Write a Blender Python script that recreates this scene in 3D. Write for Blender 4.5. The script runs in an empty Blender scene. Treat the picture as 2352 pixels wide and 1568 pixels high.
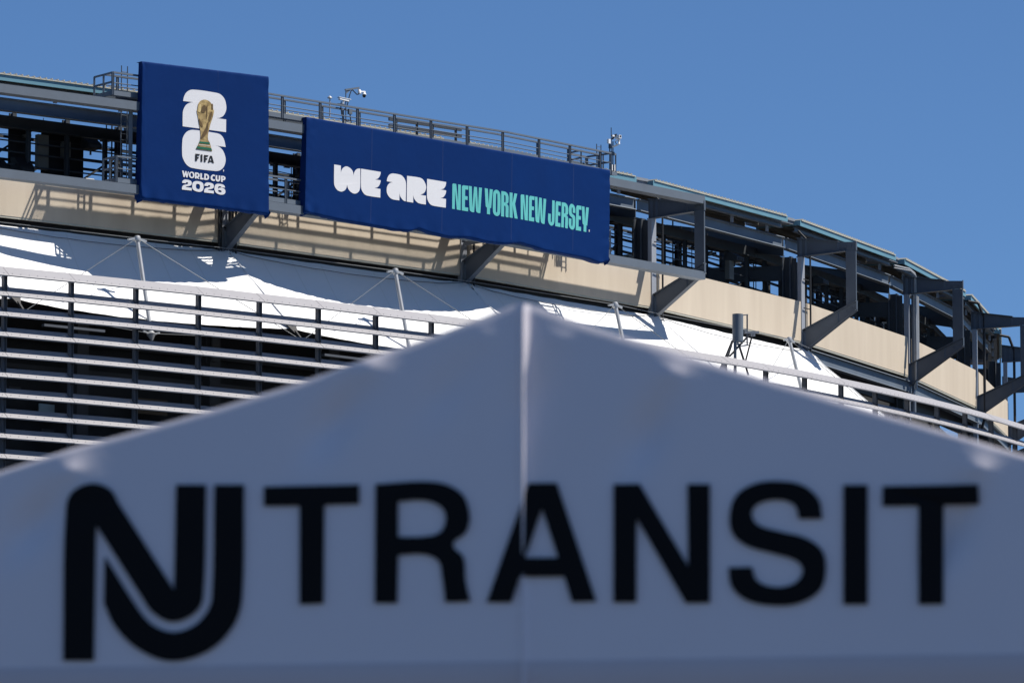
import bpy, bmesh, math, random
from mathutils import Vector, geometry, noise
rnd = random.Random(7)
R_ = math.radians
SC = bpy.context.scene
COL = SC.collection
CAMZ = 1.7

# ------------------------------------------------------------------ camera, sky, sun
cam_d = bpy.data.cameras.new('camera')
cam = bpy.data.objects.new('camera', cam_d); COL.objects.link(cam); SC.camera = cam
PITCH = R_(8.0)
cam.location = (0, 0, CAMZ); cam.rotation_euler = (math.pi/2 + PITCH, 0, 0)
cam_d.lens = 200; cam_d.sensor_width = 36; cam_d.clip_start = .5; cam_d.clip_end = 20000
cam_d.dof.use_dof = True; cam_d.dof.focus_distance = 305; cam_d.dof.aperture_fstop = 9.0
SUN_EL, SUN_AZ = 58.4, -6.0           # azimuth counted from +X towards +Y
sun_dir = Vector((math.cos(R_(SUN_EL))*math.cos(R_(SUN_AZ)), math.cos(R_(SUN_EL))*math.sin(R_(SUN_AZ)), math.sin(R_(SUN_EL))))
world = bpy.data.worlds.new('World'); SC.world = world; world.use_nodes = True
wn = world.node_tree.nodes; wl = world.node_tree.links
bg = wn['Background']; sky = wn.new('ShaderNodeTexSky'); sky.sky_type = 'NISHITA'; sky.sun_disc = False
sky.sun_elevation = R_(SUN_EL); sky.sun_rotation = R_(90 - SUN_AZ)
sky.altitude = 3000; sky.air_density = 1.0; sky.dust_density = 0.0; sky.ozone_density = 3.0
tint = wn.new('ShaderNodeMix'); tint.data_type = 'RGBA'; tint.blend_type = 'MULTIPLY'; tint.inputs['Factor'].default_value = 1
tint.inputs['B'].default_value = (.66, .88, 1.10, 1)
wl.new(sky.outputs[0], tint.inputs['A']); wl.new(tint.outputs['Result'], bg.inputs[0]); bg.inputs[1].default_value = .068
sun_l = bpy.data.lights.new('sun', 'SUN'); sun_l.energy = 5.0; sun_l.angle = R_(.53); sun_l.color = (1, .95, .87)
sun = bpy.data.objects.new('sun', sun_l); COL.objects.link(sun)
sun.rotation_euler = sun_dir.to_track_quat('Z', 'Y').to_euler()
SC.view_settings.view_transform = 'Standard'; SC.view_settings.look = 'None'
SC.view_settings.exposure = .45; SC.view_settings.gamma = 1; SC.view_settings.use_curve_mapping = False
SC.cycles.max_bounces = 6; SC.cycles.use_denoising = True

# ------------------------------------------------------------------ materials
def mat(name, col, rough=.6, metal=0, noise_amt=0, scale=1.0, bump=0, bscale=8, col2=None, streak=False, spec=.4, transl=0):
    m = bpy.data.materials.new(name); m.use_nodes = True
    n = m.node_tree.nodes; l = m.node_tree.links; b = n['Principled BSDF']
    b.inputs['Base Color'].default_value = (*col, 1); b.inputs['Roughness'].default_value = rough
    b.inputs['Metallic'].default_value = metal; b.inputs['Specular IOR Level'].default_value = spec
    tc = n.new('ShaderNodeTexCoord')
    if noise_amt:
        mp = n.new('ShaderNodeMapping'); l.new(tc.outputs['Object'], mp.inputs[0])
        if streak: mp.inputs['Scale'].default_value = (1, 1, .12)
        t = n.new('ShaderNodeTexNoise'); t.inputs['Scale'].default_value = scale; t.inputs['Detail'].default_value = 6
        t.inputs['Roughness'].default_value = .62
        l.new(mp.outputs[0], t.inputs['Vector'])
        r = n.new('ShaderNodeMapRange'); r.inputs['From Min'].default_value = .3; r.inputs['From Max'].default_value = .72
        l.new(t.outputs['Fac'], r.inputs['Value'])
        mx = n.new('ShaderNodeMix'); mx.data_type = 'RGBA'
        c2 = col2 or tuple(c*(1-noise_amt) for c in col)
        mx.inputs['A'].default_value = (*col, 1); mx.inputs['B'].default_value = (*c2, 1)
        l.new(r.outputs[0], mx.inputs['Factor']); l.new(mx.outputs['Result'], b.inputs['Base Color'])
        rr = n.new('ShaderNodeMapRange'); rr.inputs['To Min'].default_value = max(.05, rough-.08); rr.inputs['To Max'].default_value = min(1, rough+.12)
        l.new(t.outputs['Fac'], rr.inputs['Value']); l.new(rr.outputs[0], b.inputs['Roughness'])
    if bump:
        t2 = n.new('ShaderNodeTexNoise'); t2.inputs['Scale'].default_value = bscale; t2.inputs['Detail'].default_value = 4
        l.new(tc.outputs['Object'], t2.inputs['Vector'])
        bp = n.new('ShaderNodeBump'); bp.inputs['Strength'].default_value = 1; bp.inputs['Distance'].default_value = bump
        l.new(t2.outputs['Fac'], bp.inputs['Height']); l.new(bp.outputs[0], b.inputs['Normal'])
    if transl:
        out = n['Material Output']; tr = n.new('ShaderNodeBsdfTranslucent'); tr.inputs[0].default_value = (*col, 1)
        ms = n.new('ShaderNodeMixShader'); ms.inputs[0].default_value = transl
        l.new(b.outputs[0], ms.inputs[1]); l.new(tr.outputs[0], ms.inputs[2]); l.new(ms.outputs[0], out.inputs[0])
    return m
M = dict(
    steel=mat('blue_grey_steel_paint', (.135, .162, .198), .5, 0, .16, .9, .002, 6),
    shaded_steel=mat('shade_darkened_steel_paint', (.088, .108, .138), .5, 0, .2, .9, .002, 6),  # same frame paint, darkened to put the outriggers' shade into the colour
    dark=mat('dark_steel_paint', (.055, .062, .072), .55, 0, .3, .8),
    galv=mat('galvanised_steel', (.42, .43, .44), .42, .3, .2, 2.0),
    teal=mat('teal_fascia_paint', (.135, .28, .35), .4, 0, .12, .8),
    roof=mat('cream_roof_metal', (.50, .48, .40), .45, 0, .15, 1.5),
    closure=mat('grey_closure_metal', (.23, .25, .28), .5, 0, .1, 1.0),
    concrete=mat('cream_precast_concrete', (.60, .515, .405), .85, 0, .12, .7, .004, 14, col2=(.51, .43, .335), streak=True),
    fabric=mat('white_membrane_fabric', (.80, .80, .80), .55, 0, .06, .25, .01, .5, transl=.06),
    weld=mat('membrane_weld_band', (.72, .72, .71), .5),
    louvre=mat('pale_grey_louvre_paint', (.322, .314, .328), .5, 0, .14, .7, streak=True),
    lsteel=mat('light_grey_steel_paint', (.30, .32, .36), .5, 0, .12, 1.0),
    cable=mat('grey_wire_rope', (.16, .17, .18), .5, .3),
    mull=mat('slate_mullion_paint', (.10, .112, .135), .5, 0, .15, 1.2),
    blue=mat('royal_blue_banner_cloth', (.0022, .0255, .128), .65, 0, .10, .5, .012, 1.6, spec=.06),
    white=mat('white_print', (.74, .735, .75), .5, spec=.3),
    aqua=mat('aqua_print', (.12, .50, .48), .5, spec=.3),
    ink=mat('black_print', (.012, .013, .018), .6, spec=.3),
    seam=mat('banner_seam_thread', (.010, .034, .145), .6),
    gold=mat('gold_print', (.55, .40, .17), .5, 0, .8, 3.2, .02, 5, col2=(.13, .075, .02)),
    goldlight=mat('pale_gold_print', (.72, .58, .30), .5, 0, .5, 6.0, col2=(.5, .36, .14)),
    golddark=mat('dark_gold_print', (.15, .09, .03), .6, 0, .5, 3.0),
    green=mat('malachite_print', (.012, .16, .085), .5, 0, .5, 3.5),
    camw=mat('white_camera_shell', (.78, .78, .78), .35),
    lens=mat('black_lens_plastic', (.01, .01, .012), .12, spec=.6),
    rubber=mat('black_cable_rubber', (.02, .02, .022), .6),
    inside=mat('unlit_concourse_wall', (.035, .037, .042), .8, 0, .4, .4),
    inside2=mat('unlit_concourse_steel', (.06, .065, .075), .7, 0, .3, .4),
    glass=mat('concourse_window_glass', (.30, .40, .46), .15, spec=.7),
    boxgrey=mat('warm_grey_cabinet_paint', (.17, .165, .145), .6, 0, .2, 1.0),
    drape=mat('black_drape_cloth', (.012, .012, .014), .7, 0, .3, 1, .03, 1.2),
    tent=mat('white_tent_cloth', (.85, .79, .825), .62, 0, .06, .6, .0015, 9),
    valance=mat('shade_greyed_tent_cloth', (.68, .625, .66), .65, 0, .06, .6, .0015, 9),  # tent cloth again, greyed so the colour carries the tilted strip's shade
    tentink=mat('black_tent_print', (.004, .004, .005), .7, spec=.2),
    alu=mat('aluminium_pole', (.55, .56, .57), .35, .7),
    asphalt=mat('asphalt', (.042, .042, .044), .9, 0, .3, .4, .01, 20),
    sign=mat('brown_section_sign', (.10, .075, .05), .7), signtx=mat('dark_sign_print', (.03, .025, .02), .7),
    yellow=mat('yellow_lamp_cap', (.5, .36, .08), .5),
)

# ------------------------------------------------------------------ mesh builder and object helpers
Z = Vector((0, 0, 1))
class MB:
    def __init__(s): s.v = []; s.f = []
    def add(s, vs, fs):
        o = len(s.v); s.v += [Vector(p) for p in vs]; s.f += [tuple(i+o for i in f) for f in fs]; return s
    def box8(s, p):
        return s.add(p, [(0,3,2,1),(4,5,6,7),(0,1,5,4),(1,2,6,5),(2,3,7,6),(3,0,4,7)])
    def bar(s, p, q, w, h, up=Z, off=(0, 0)):
        p = Vector(p); q = Vector(q); d = (q-p).normalized()
        if abs(d.dot(up)) > .98: up = Vector((0, 1, 0)) if abs(d.y) < .9 else Vector((1, 0, 0))
        sd = d.cross(up).normalized(); u = sd.cross(d).normalized()
        p = p + sd*off[0] + u*off[1]; q = q + sd*off[0] + u*off[1]
        a = sd*(w/2); b = u*(h/2)
        return s.box8([p-a-b, p+a-b, p+a+b, p-a+b, q-a-b, q+a-b, q+a+b, q-a+b])
    def ibeam(s, p, q, dep, fw, tw=.03, tf=.04, up=Z):
        s.bar(p, q, tw, dep-2*tf, up)
        p = Vector(p); q = Vector(q); d = (q-p).normalized(); sd = d.cross(up).normalized(); u = sd.cross(d).normalized()
        for y0, y1, a, b in ((dep/2-tf, dep/2, fw/2, fw/2-tf*.8), (-dep/2, -dep/2+tf, fw/2, fw/2-tf*.8)):
            s.box8([e+sd*x+u*y for e in (p, q) for x, y in ((-a, y0), (a, y0), (b, y1), (-b, y1))])
        return s
    def tube(s, p, q, r, n=8, r2=None, cap=True):
        p = Vector(p); q = Vector(q); d = (q-p).normalized(); r2 = r if r2 is None else r2
        a = d.orthogonal().normalized(); b = d.cross(a); o = len(s.v)
        for c, rr in ((p, r), (q, r2)):
            for i in range(n):
                t = 2*math.pi*i/n; s.v.append(c + a*math.cos(t)*rr + b*math.sin(t)*rr)
        for i in range(n): s.f.append((o+i, o+(i+1) % n, o+n+(i+1) % n, o+n+i))
        if cap: s.f.append(tuple(o+i for i in reversed(range(n)))); s.f.append(tuple(o+n+i for i in range(n)))
        return s
    def path(s, pts, r, n=6):
        for a, b in zip(pts[:-1], pts[1:]): s.tube(a, b, r, n)
        return s
    def prism(s, poly, ext):
        ext = Vector(ext); n = len(poly); p = [Vector(a) for a in poly]
        tri = geometry.tessellate_polygon([p])
        o = len(s.v); s.v += [a-ext/2 for a in p] + [a+ext/2 for a in p]
        for t in tri:
            s.f.append(tuple(o+i for i in t)); s.f.append(tuple(o+n+i for i in reversed(t)))
        for i in range(n):
            j = (i+1) % n; s.f.append((o+i, o+j, o+n+j, o+n+i))
        return s
    def lathe(s, base, prof, axis=Z, n=14):
        axis = Vector(axis).normalized(); a = axis.orthogonal().normalized(); b = axis.cross(a); o = len(s.v); base = Vector(base)
        for h, r in prof:
            for i in range(n):
                t = 2*math.pi*i/n; s.v.append(base + axis*h + a*math.cos(t)*r + b*math.sin(t)*r)
        for j in range(len(prof)-1):
            for i in range(n):
                s.f.append((o+j*n+i, o+j*n+(i+1) % n, o+(j+1)*n+(i+1) % n, o+(j+1)*n+i))
        s.f.append(tuple(o+i for i in reversed(range(n)))); s.f.append(tuple(o+(len(prof)-1)*n+i for i in range(n)))
        return s
    def grid(s, rows):
        o = len(s.v); nr = len(rows); nc = len(rows[0])
        for r in rows: s.v += [Vector(p) for p in r]
        for j in range(nr-1):
            for i in range(nc-1): s.f.append((o+j*nc+i, o+j*nc+i+1, o+(j+1)*nc+i+1, o+(j+1)*nc+i))
        return s
ORG = {}
def thing(name, base, label, cat, group=None):
    o = bpy.data.objects.new(name, None); COL.objects.link(o); o.location = base; o.empty_display_size = .5
    o['label'] = label; o['category'] = cat
    if group: o['group'] = group
    ORG[o.name] = Vector(base); return o
def part(name, mb, m, parent=None, smooth=False, label=None, kind=None):
    me = bpy.data.meshes.new(name); org = ORG[parent.name] if parent else Vector((0, 0, 0))
    me.from_pydata([tuple(v-org) for v in mb.v], [], mb.f); me.materials.append(M[m]); me.update()
    bm = bmesh.new(); bm.from_mesh(me); bmesh.ops.recalc_face_normals(bm, faces=bm.faces); bm.to_mesh(me); bm.free()
    if smooth:
        for p in me.polygons: p.use_smooth = True
        try: me.set_sharp_from_angle(angle=R_(50))
        except Exception: pass
    o = bpy.data.objects.new(name, me); COL.objects.link(o)
    if parent: o.parent = parent
    ORG[o.name] = org
    if label: o['label'] = label
    if kind: o['kind'] = kind
    return o

# ------------------------------------------------------------------ facade frame of reference
# plan of the upper wall: corner points at the columns, bays about 16.3 m, bending away to the right (heights above eye level: +CAMZ)
PL = [(-41.54, 273.07), (-27.64, 281.59), (-14.86, 291.46), (-2.55, 302.79), (7.99, 315.0), (17.06, 329.0), (24.29, 343.86), (29.66, 358.98), (32.93, 374.36), (34.31, 390.1)]
KMIN, KMAX = -1, 8
def P(k): return Vector((*PL[k+1], 0))
def T(k):
    k = max(KMIN, min(KMAX-1, k)); return (P(k+1)-P(k)).normalized()
def N(k): t = T(k); return Vector((t.y, -t.x, 0))
def RN(k):
    if k <= KMIN: return N(KMIN)
    if k >= KMAX: return N(KMAX-1)
    return (N(k)+N(k-1)).normalized()
def RT(k): n = RN(k); return Vector((-n.y, n.x, 0))
def L(k): return (P(k+1)-P(k)).length
def F(k, t, d, h): return P(k) + T(k)*t + N(k)*d + Z*(h+CAMZ)
def C(k, d, h, t=0): return P(k) + RN(k)*d + RT(k)*t + Z*(h+CAMZ)
FPX = 2352*200/36
def ray(px, py):
    u = (px-1176)/FPX; v = (784-py)/FPX
    return Vector((u, math.cos(PITCH)-v*math.sin(PITCH), math.sin(PITCH)+v*math.cos(PITCH)))
EYE = Vector((0, 0, CAMZ))
def on_bay(px, py, k, d):          # point of the bay's vertical plane (d in front of the wall) at a measured bearing
    r = ray(px, py); n = N(k); s = (P(k)+n*d).dot(n)/r.dot(n); return EYE + r*s
def on(px, py, d):
    best = None
    for k in range(KMIN, KMAX):
        r = ray(px, py); n = N(k); s = (P(k)+n*d).dot(n)/r.dot(n); q = EYE+r*s
        t = (q-P(k)).dot(T(k))
        a = 0 if k == KMIN else math.tan(.5*N(k).angle(N(k-1)))*d
        b = 0 if k == KMAX-1 else math.tan(.5*N(k).angle(N(k+1)))*d
        over = max(-a-t, t-(L(k)+b), 0)
        if best is None or over < best[0]: best = (over, q, k)
    return best[1], best[2]

# ------------------------------------------------------------------ ground
g = MB(); S = 4000
g.add([(-S, -600, 0), (S, -600, 0), (S, 6000, 0), (-S, 6000, 0)], [(0, 1, 2, 3)])
o = part('ground', g, 'asphalt'); o['kind'] = 'structure'

# ------------------------------------------------------------------ stadium
st = thing('stadium', F(2, 8, -4, -CAMZ), 'stadium upper storey with cream concrete parapet, blue grey steel frame and teal edged roof', 'stadium')
BAYS = range(-1, 8)
for k in BAYS:
    l = L(k)
    m = MB(); m.box8([F(k, a, d, h) for h in (46.2, 48.55) for a, d in ((.36, -.28), (l-.36, -.28), (l-.36, 0), (.36, 0))])
    part('concrete_panel', m, 'concrete', st)
    m = MB(); m.box8([F(k, a, d, h) for h in (46.1, 46.2-.003) for a, d in ((.36, -.2), (l-.36, -.2), (l-.36, -.02), (.36, -.02))])
    part('panel_drip_edge', m, 'roof', st)
    # recess under the parapet
    m = MB(); m.bar(F(k, 0, -1.1, 45.4), F(k, l, -1.1, 45.4), .3, 1.7)
    m.bar(F(k, 0, -.75, 46.25), F(k, l, -.75, 46.25), .9, .08)
    part('soffit_beam', m, 'inside2', st)
    # wall top rail behind the parapet: girder
    m = MB(); m.ibeam(F(k, .25, -1.3, 52.15), F(k, l-.25, -1.3, 52.15), .66, .42, .03, .05)
    part('girder', m, 'steel', st)
    if k >= 4:
        m = MB(); m.ibeam(F(k, .3, -.05, 45.5), F(k, l-.3, -.05, 45.5), .72, .42, .03, .05)
        part('lower_girder', m, 'steel', st)
    # roof bay
    a, b = .75, l-1.15
    m = MB(); m.box8([F(k, t, d, h) for h in (53.2, 53.52) for t, d in ((a-.12, -.56), (b+.14, -.56), (b+.14, -.46), (a-.12, -.46))])
    m.box8([F(k, t, d, h) for h in (53.24, 53.52) for t, d in ((a-.12, -3.3), (a-.02, -3.3), (a-.02, -.56), (a-.12, -.56))])
    part('fascia', m, 'teal', st)
    m = MB(); m.box8([F(k, t, d, h) for h in (53.5, 53.56) for t, d in ((a, -3.5), (b, -3.5), (b, -.40), (a, -.40))])
    nr = int((b-a)/.36)
    for i in range(nr):
        t = a+.2+i*.36
        tri = [F(k, t-.05, -.39, 53.56), F(k, t+.05, -.39, 53.56), F(k, t, -.39, 53.65)]
        bk = N(k)*-3.0
        m.add(tri+[p+bk for p in tri], [(0, 1, 2), (5, 4, 3), (0, 2, 5, 3), (1, 4, 5, 2)])
    part('roof_sheet', m, 'roof', st)
    m = MB()
    m.ibeam(F(k, a-.05, -.86, 53.02), F(k, b+.05, -.86, 53.02), .28, .3, .02, .035)
    part('eave_beam', m, 'steel', st)
    m = MB(); m.box8([F(k, t, d, h) for h in (53.40, 53.46) for t, d in ((a, -3.5), (b, -3.5), (b, -.6), (a, -.6))])
    for d in (-1.5, -2.4, -3.3): m.bar(F(k, a, d, 53.28), F(k, b, d, 53.28), .08, .2)
    part('roof_deck', m, 'boxgrey', st)
    for i, t in enumerate((2.2, 6.2, 10.2, 14.2)):
        m = MB(); m.ibeam(F(k, t, -1.0, 52.49), F(k, t, -1.0, 52.87), .18, .14, .02, .02, up=T(k))
        part('eave_post', m, 'lsteel', st)  # lighter tone paints in the sunlight on these narrow posts
    # closure panel between roof bays, standing a little higher and further back
    m = MB(); m.box8([F(k, t, d, h) for h in (53.30, 53.66) for t, d in ((b+.25, -3.4), (l+.62, -3.4), (l+.62, -.95), (b+.25, -.95))])
    m.bar(F(k, b+.2, -.9, 53.50), F(k, l+.65, -.9, 53.50), .06, .05)
    part('roof_closure', m, 'closure', st)

for k in range(-1, 9):
    t = RT(k); n = RN(k)
    # column: front plate and rear H section
    m = MB(); m.box8([C(k, d, h, s) for h in (43.5, 51.22) for s, d in ((-.22, -.3), (.22, -.3), (.22, -.04), (-.22, -.04))])
    part('column_flange', m, 'lsteel', st)
    m = MB(); m.ibeam(C(k, -1.02, 40), C(k, -1.02, 51.3), .52, .5, .04, .05, up=n)
    m.bar(C(k, -.62, 44), C(k, -.62, 51.2), .06, .3, up=n)
    part('column', m, 'dark', st)
    # outrigger: tapered arm, hanging post, tapered brace
    def web(poly, th): mm = MB(); mm.prism([C(k, d, h) for d, h in poly], t*th); return mm
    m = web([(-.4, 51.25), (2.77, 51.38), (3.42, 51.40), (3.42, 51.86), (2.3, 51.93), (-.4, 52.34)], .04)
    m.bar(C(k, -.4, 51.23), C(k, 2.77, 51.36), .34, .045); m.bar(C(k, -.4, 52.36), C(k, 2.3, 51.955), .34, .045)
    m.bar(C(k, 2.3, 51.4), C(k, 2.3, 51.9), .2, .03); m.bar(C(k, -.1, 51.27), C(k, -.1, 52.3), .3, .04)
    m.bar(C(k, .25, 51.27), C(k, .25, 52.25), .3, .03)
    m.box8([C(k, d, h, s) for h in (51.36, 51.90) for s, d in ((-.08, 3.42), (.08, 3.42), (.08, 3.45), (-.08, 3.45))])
    part('outrigger_arm', m, 'shaded_steel', st)
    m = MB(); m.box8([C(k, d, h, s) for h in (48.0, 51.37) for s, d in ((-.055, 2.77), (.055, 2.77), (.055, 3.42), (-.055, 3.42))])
    part('outrigger_post', m, 'shaded_steel', st)
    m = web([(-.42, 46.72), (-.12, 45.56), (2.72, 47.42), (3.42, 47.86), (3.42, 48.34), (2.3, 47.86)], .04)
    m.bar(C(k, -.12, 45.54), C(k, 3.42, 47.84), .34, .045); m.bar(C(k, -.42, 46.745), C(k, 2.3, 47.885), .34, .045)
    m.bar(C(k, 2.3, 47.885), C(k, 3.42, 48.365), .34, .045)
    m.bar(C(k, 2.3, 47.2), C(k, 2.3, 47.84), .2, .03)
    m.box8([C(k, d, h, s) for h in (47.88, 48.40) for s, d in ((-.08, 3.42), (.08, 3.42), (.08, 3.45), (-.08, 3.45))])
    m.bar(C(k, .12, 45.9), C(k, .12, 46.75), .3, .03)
    part('outrigger_brace', m, 'shaded_steel', st)
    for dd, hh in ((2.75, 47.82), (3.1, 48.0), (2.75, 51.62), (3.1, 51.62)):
        if k >= 3: part('bolt', MB().tube(C(k, dd, hh, -.05), C(k, dd, hh, -.075), .06, 8), 'shaded_steel', st)
    # radial rafters running back over the seats
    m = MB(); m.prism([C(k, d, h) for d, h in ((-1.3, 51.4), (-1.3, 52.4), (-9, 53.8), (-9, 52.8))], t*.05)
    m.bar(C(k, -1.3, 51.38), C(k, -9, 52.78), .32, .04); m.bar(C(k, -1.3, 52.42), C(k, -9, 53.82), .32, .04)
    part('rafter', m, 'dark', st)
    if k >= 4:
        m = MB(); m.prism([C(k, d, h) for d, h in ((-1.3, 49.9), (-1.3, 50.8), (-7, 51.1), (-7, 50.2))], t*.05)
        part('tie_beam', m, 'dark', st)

# chords of the sign frame, from off-frame left to column 3
for k in range(-1, 3):
    for h0, h1 in ((51.73, 52.17), (47.46, 47.90)):
        e0 = .02 if k > -1 else 0; e1 = .02 if k < 2 else -.06
        p = C(k, 3.1, (h0+h1)/2); q = C(k+1, 3.1, (h0+h1)/2); u = (q-p).normalized()
        m = MB(); m.bar(p+u*e0, q-u*e1, .66, h1-h0)
        part('sign_frame_chord', m, 'steel', st)
    for tt in (4.1, 8.2, 12.3):
        if k == 2 and tt > 8: continue
        if k == 0 and tt < 7: continue
        if k == -1: continue
        m = MB(); p = F(k, tt, 2.95, 47.9); q = F(k, tt, 2.95, 51.73); m.bar(p, q, .2, .2); part('sign_frame_post', m, 'steel', st)

# pipes on the column fronts
def pipes(k, specs, mt='rubber'):
    for pts, r in specs:
        part('conduit', MB().path([C(k, d, h, s) for d, h, s in pts], r, 8), mt, st, smooth=True)
for k in (0, 1, 2, 3, 4):
    pipes(k, [([(.16, 45.2, .55), (.16, 52.1, .55), (-.6, 52.9, .55)], .055)])
    m = MB()
    for h in (46.9, 48.2, 49.9): m.bar(C(k, .05, h, -.1), C(k, .1, h, .62), .05, .05)
    part('pipe_bracket', m, 'rubber', st)
for s in (-.5, -.35, .2, .4): pipes(1, [([(.1, 45.0, s), (.1, 48.6, s)], .05)])
pipes(5, [([(-.3, 52.75, -2.0), (.1, 52.75, -.3), (.35, 52.5, .0), (.35, 45.4, .0), (.1, 44.6, -.3)], .06),
          ([(-.3, 52.6, -2.0), (.2, 52.62, -.35), (.43, 52.35, -.05), (.43, 45.4, -.05)], .04)], 'galv')
pipes(5, [([(.25, 45.9, .55), (.25, 51.2, .55)], .055), ([(.25, 45.9, .75), (.25, 51.2, .75)], .055), ([(.25, 45.9, .93), (.25, 51.2, .93)], .04)], 'galv')
pipes(5, [([(.15, 44, .25), (.15, 51.2, .25)], .12)], 'steel')
for k in (6, 7): pipes(k, [([(-.5, 53.0, -.3), (.1, 52.9, -.1), (.42, 52.0, .05), (.42, 45.6, .05), (.1, 44.6, .2)], .09)])

# inner ring of the upper deck seen against the sky behind the parapet
for k in range(-1, 8):
    l = L(k)
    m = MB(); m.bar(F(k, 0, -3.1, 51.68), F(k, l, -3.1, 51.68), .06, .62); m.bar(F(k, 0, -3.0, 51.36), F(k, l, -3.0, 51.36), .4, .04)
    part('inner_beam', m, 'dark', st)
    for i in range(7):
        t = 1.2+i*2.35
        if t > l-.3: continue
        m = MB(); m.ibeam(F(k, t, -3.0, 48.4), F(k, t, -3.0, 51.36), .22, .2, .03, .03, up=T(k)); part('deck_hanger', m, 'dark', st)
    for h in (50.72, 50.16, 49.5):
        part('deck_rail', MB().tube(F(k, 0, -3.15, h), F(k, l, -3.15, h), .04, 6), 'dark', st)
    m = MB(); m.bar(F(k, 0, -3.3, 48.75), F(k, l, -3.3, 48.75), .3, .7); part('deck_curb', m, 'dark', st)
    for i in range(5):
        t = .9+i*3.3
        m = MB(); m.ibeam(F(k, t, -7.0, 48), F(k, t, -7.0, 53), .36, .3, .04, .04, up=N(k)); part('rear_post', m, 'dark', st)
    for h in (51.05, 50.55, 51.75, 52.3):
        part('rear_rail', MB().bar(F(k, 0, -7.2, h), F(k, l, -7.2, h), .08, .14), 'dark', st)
    m = MB()
    for d, h, w, hh in ((-3.9, 51.75, .4, .12), (-4.5, 51.95, .3, .25), (-5.2, 52.1, .5, .1), (-5.9, 52.35, .3, .3), (-6.5, 52.5, .5, .12)):
        m.bar(F(k, 0, d, h), F(k, l, d, h), w, hh)
    for i in range(9):
        t = rnd.uniform(.3, l-.3); m.bar(F(k, t, -3.3, 51.62), F(k, t+rnd.uniform(-.8, .8), -7, 52.4), .12, .18)
    part('cable_tray', m, 'rubber', st, kind='stuff')
    m = MB(); x = .2
    while x < l-.4:
        w = rnd.uniform(.25, .9); m.bar(F(k, x, -6.9, 52.15+rnd.uniform(-.05, .05)), F(k, min(l, x+w), -6.9, 52.15), .06, .12); x += w+rnd.uniform(.15, .8)
    part('light_batten', m, 'galv', st, kind='stuff')
    for i in range(7):
        t = rnd.uniform(.4, l-.4); d = rnd.uniform(-6.5, -3.4); r_ = rnd.uniform(.02, .05)
        part('conduit', MB().tube(F(k, t, d, 48.3), F(k, t, d, 52.6), r_, 6), 'rubber', st)
    for i in range(4):
        t = rnd.uniform(.6, l-.8); w = rnd.uniform(.3, .7)
        part('hung_lamp', MB().bar(F(k, t, -3.6, 51.2-rnd.uniform(0, .25)), F(k, t+w, -3.6, 51.2), .3, .16), 'boxgrey' if i % 2 else 'dark', st)
    for i in range(4):
        t = .9+i*3.3
        if t+3.3 < l: part('rear_brace', MB().bar(F(k, t, -7.1, 49.2), F(k, t+3.3, -7.1, 51.4), .1, .1), 'dark', st)
    # sagging cable with small lamps
    pts = [F(k, l*i/16, -3.6, 51.15-.12*math.sin(math.pi*((i*3/16) % 1))) for i in range(17)]
    part('festoon_cable', MB().path(pts, .025, 5), 'rubber', st)

# drapes and flat cabinets between the deck posts
def slab(name, m_, k, t0, t1, d0, d1, h0, h1, parent=st, **kw):
    mm = MB(); mm.box8([F(k, t, d, h) for h in (h0, h1) for t, d in ((t0, d0), (t1, d0), (t1, d1), (t0, d1))]); return part(name, mm, m_, parent, **kw)
slab('drape', 'drape', 0, 5.2, 6.3, -3.85, -3.8, 49.3, 51.5); slab('drape', 'drape', 0, 7.3, 9.9, -4.0, -3.95, 49.0, 51.7)
slab('drape', 'drape', 0, 1.0, 2.6, -4.0, -3.95, 49.0, 51.5)
for k in (0, 1, 2, 3, 4, 5, 6, 7):
    for i in range(2):
        t = rnd.uniform(1, 14); slab('deck_cabinet', 'boxgrey', k, t, t+.55, -4.4, -4.0, 48.6, 48.6+rnd.uniform(.7, 1.6))
slab('deck_cabinet', 'boxgrey', 0, 6.75, 7.4, -3.7, -3.4, 49.5, 51.3)
slab('deck_cabinet', 'boxgrey', 0, 8.3, 8.75, -3.7, -3.4, 50.3, 51.1)
slab('deck_cabinet', 'boxgrey', 3, 12.4, 12.9, -2.8, -2.5, 49.6, 50.7)
slab('deck_cabinet', 'boxgrey', 3, 12.5, 12.9, -2.8, -2.5, 48.6, 49.3)

# concourse behind the louvres: dark back wall, columns, beams, window panes
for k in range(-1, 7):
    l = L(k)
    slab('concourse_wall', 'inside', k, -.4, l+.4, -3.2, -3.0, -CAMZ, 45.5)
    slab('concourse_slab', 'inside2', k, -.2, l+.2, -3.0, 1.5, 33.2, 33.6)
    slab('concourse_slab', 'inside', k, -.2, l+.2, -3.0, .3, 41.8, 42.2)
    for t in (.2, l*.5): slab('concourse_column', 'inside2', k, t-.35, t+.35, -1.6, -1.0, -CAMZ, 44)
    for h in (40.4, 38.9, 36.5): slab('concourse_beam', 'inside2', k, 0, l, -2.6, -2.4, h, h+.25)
for x0, x1, y0, y1 in ((90, 125, 926, 955), (20, 48, 886, 904), (96, 124, 984, 1004)):
    a = on_bay(x0, y0, 0, -2.3); b = on_bay(x1, y1, 0, -2.3)
    ta, tb = (a-P(0)).dot(T(0)), (b-P(0)).dot(T(0))
    w = slab('window', 'glass' if x0 == 90 else 'inside2', 0, ta, tb, -2.38, -2.3, b.z-CAMZ, a.z-CAMZ)
m = MB(); m.bar(F(0, 1.8, 4.9, 40.0), F(0, 5.4, 4.9, 40.0), .25, .12); part('membrane_tie', m, 'mull', st)
m = MB(); m.bar(F(1, 2.5, 4.9, 40.0), F(1, 6.0, 4.9, 40.0), .25, .12); part('membrane_tie', m, 'mull', st)

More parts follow.
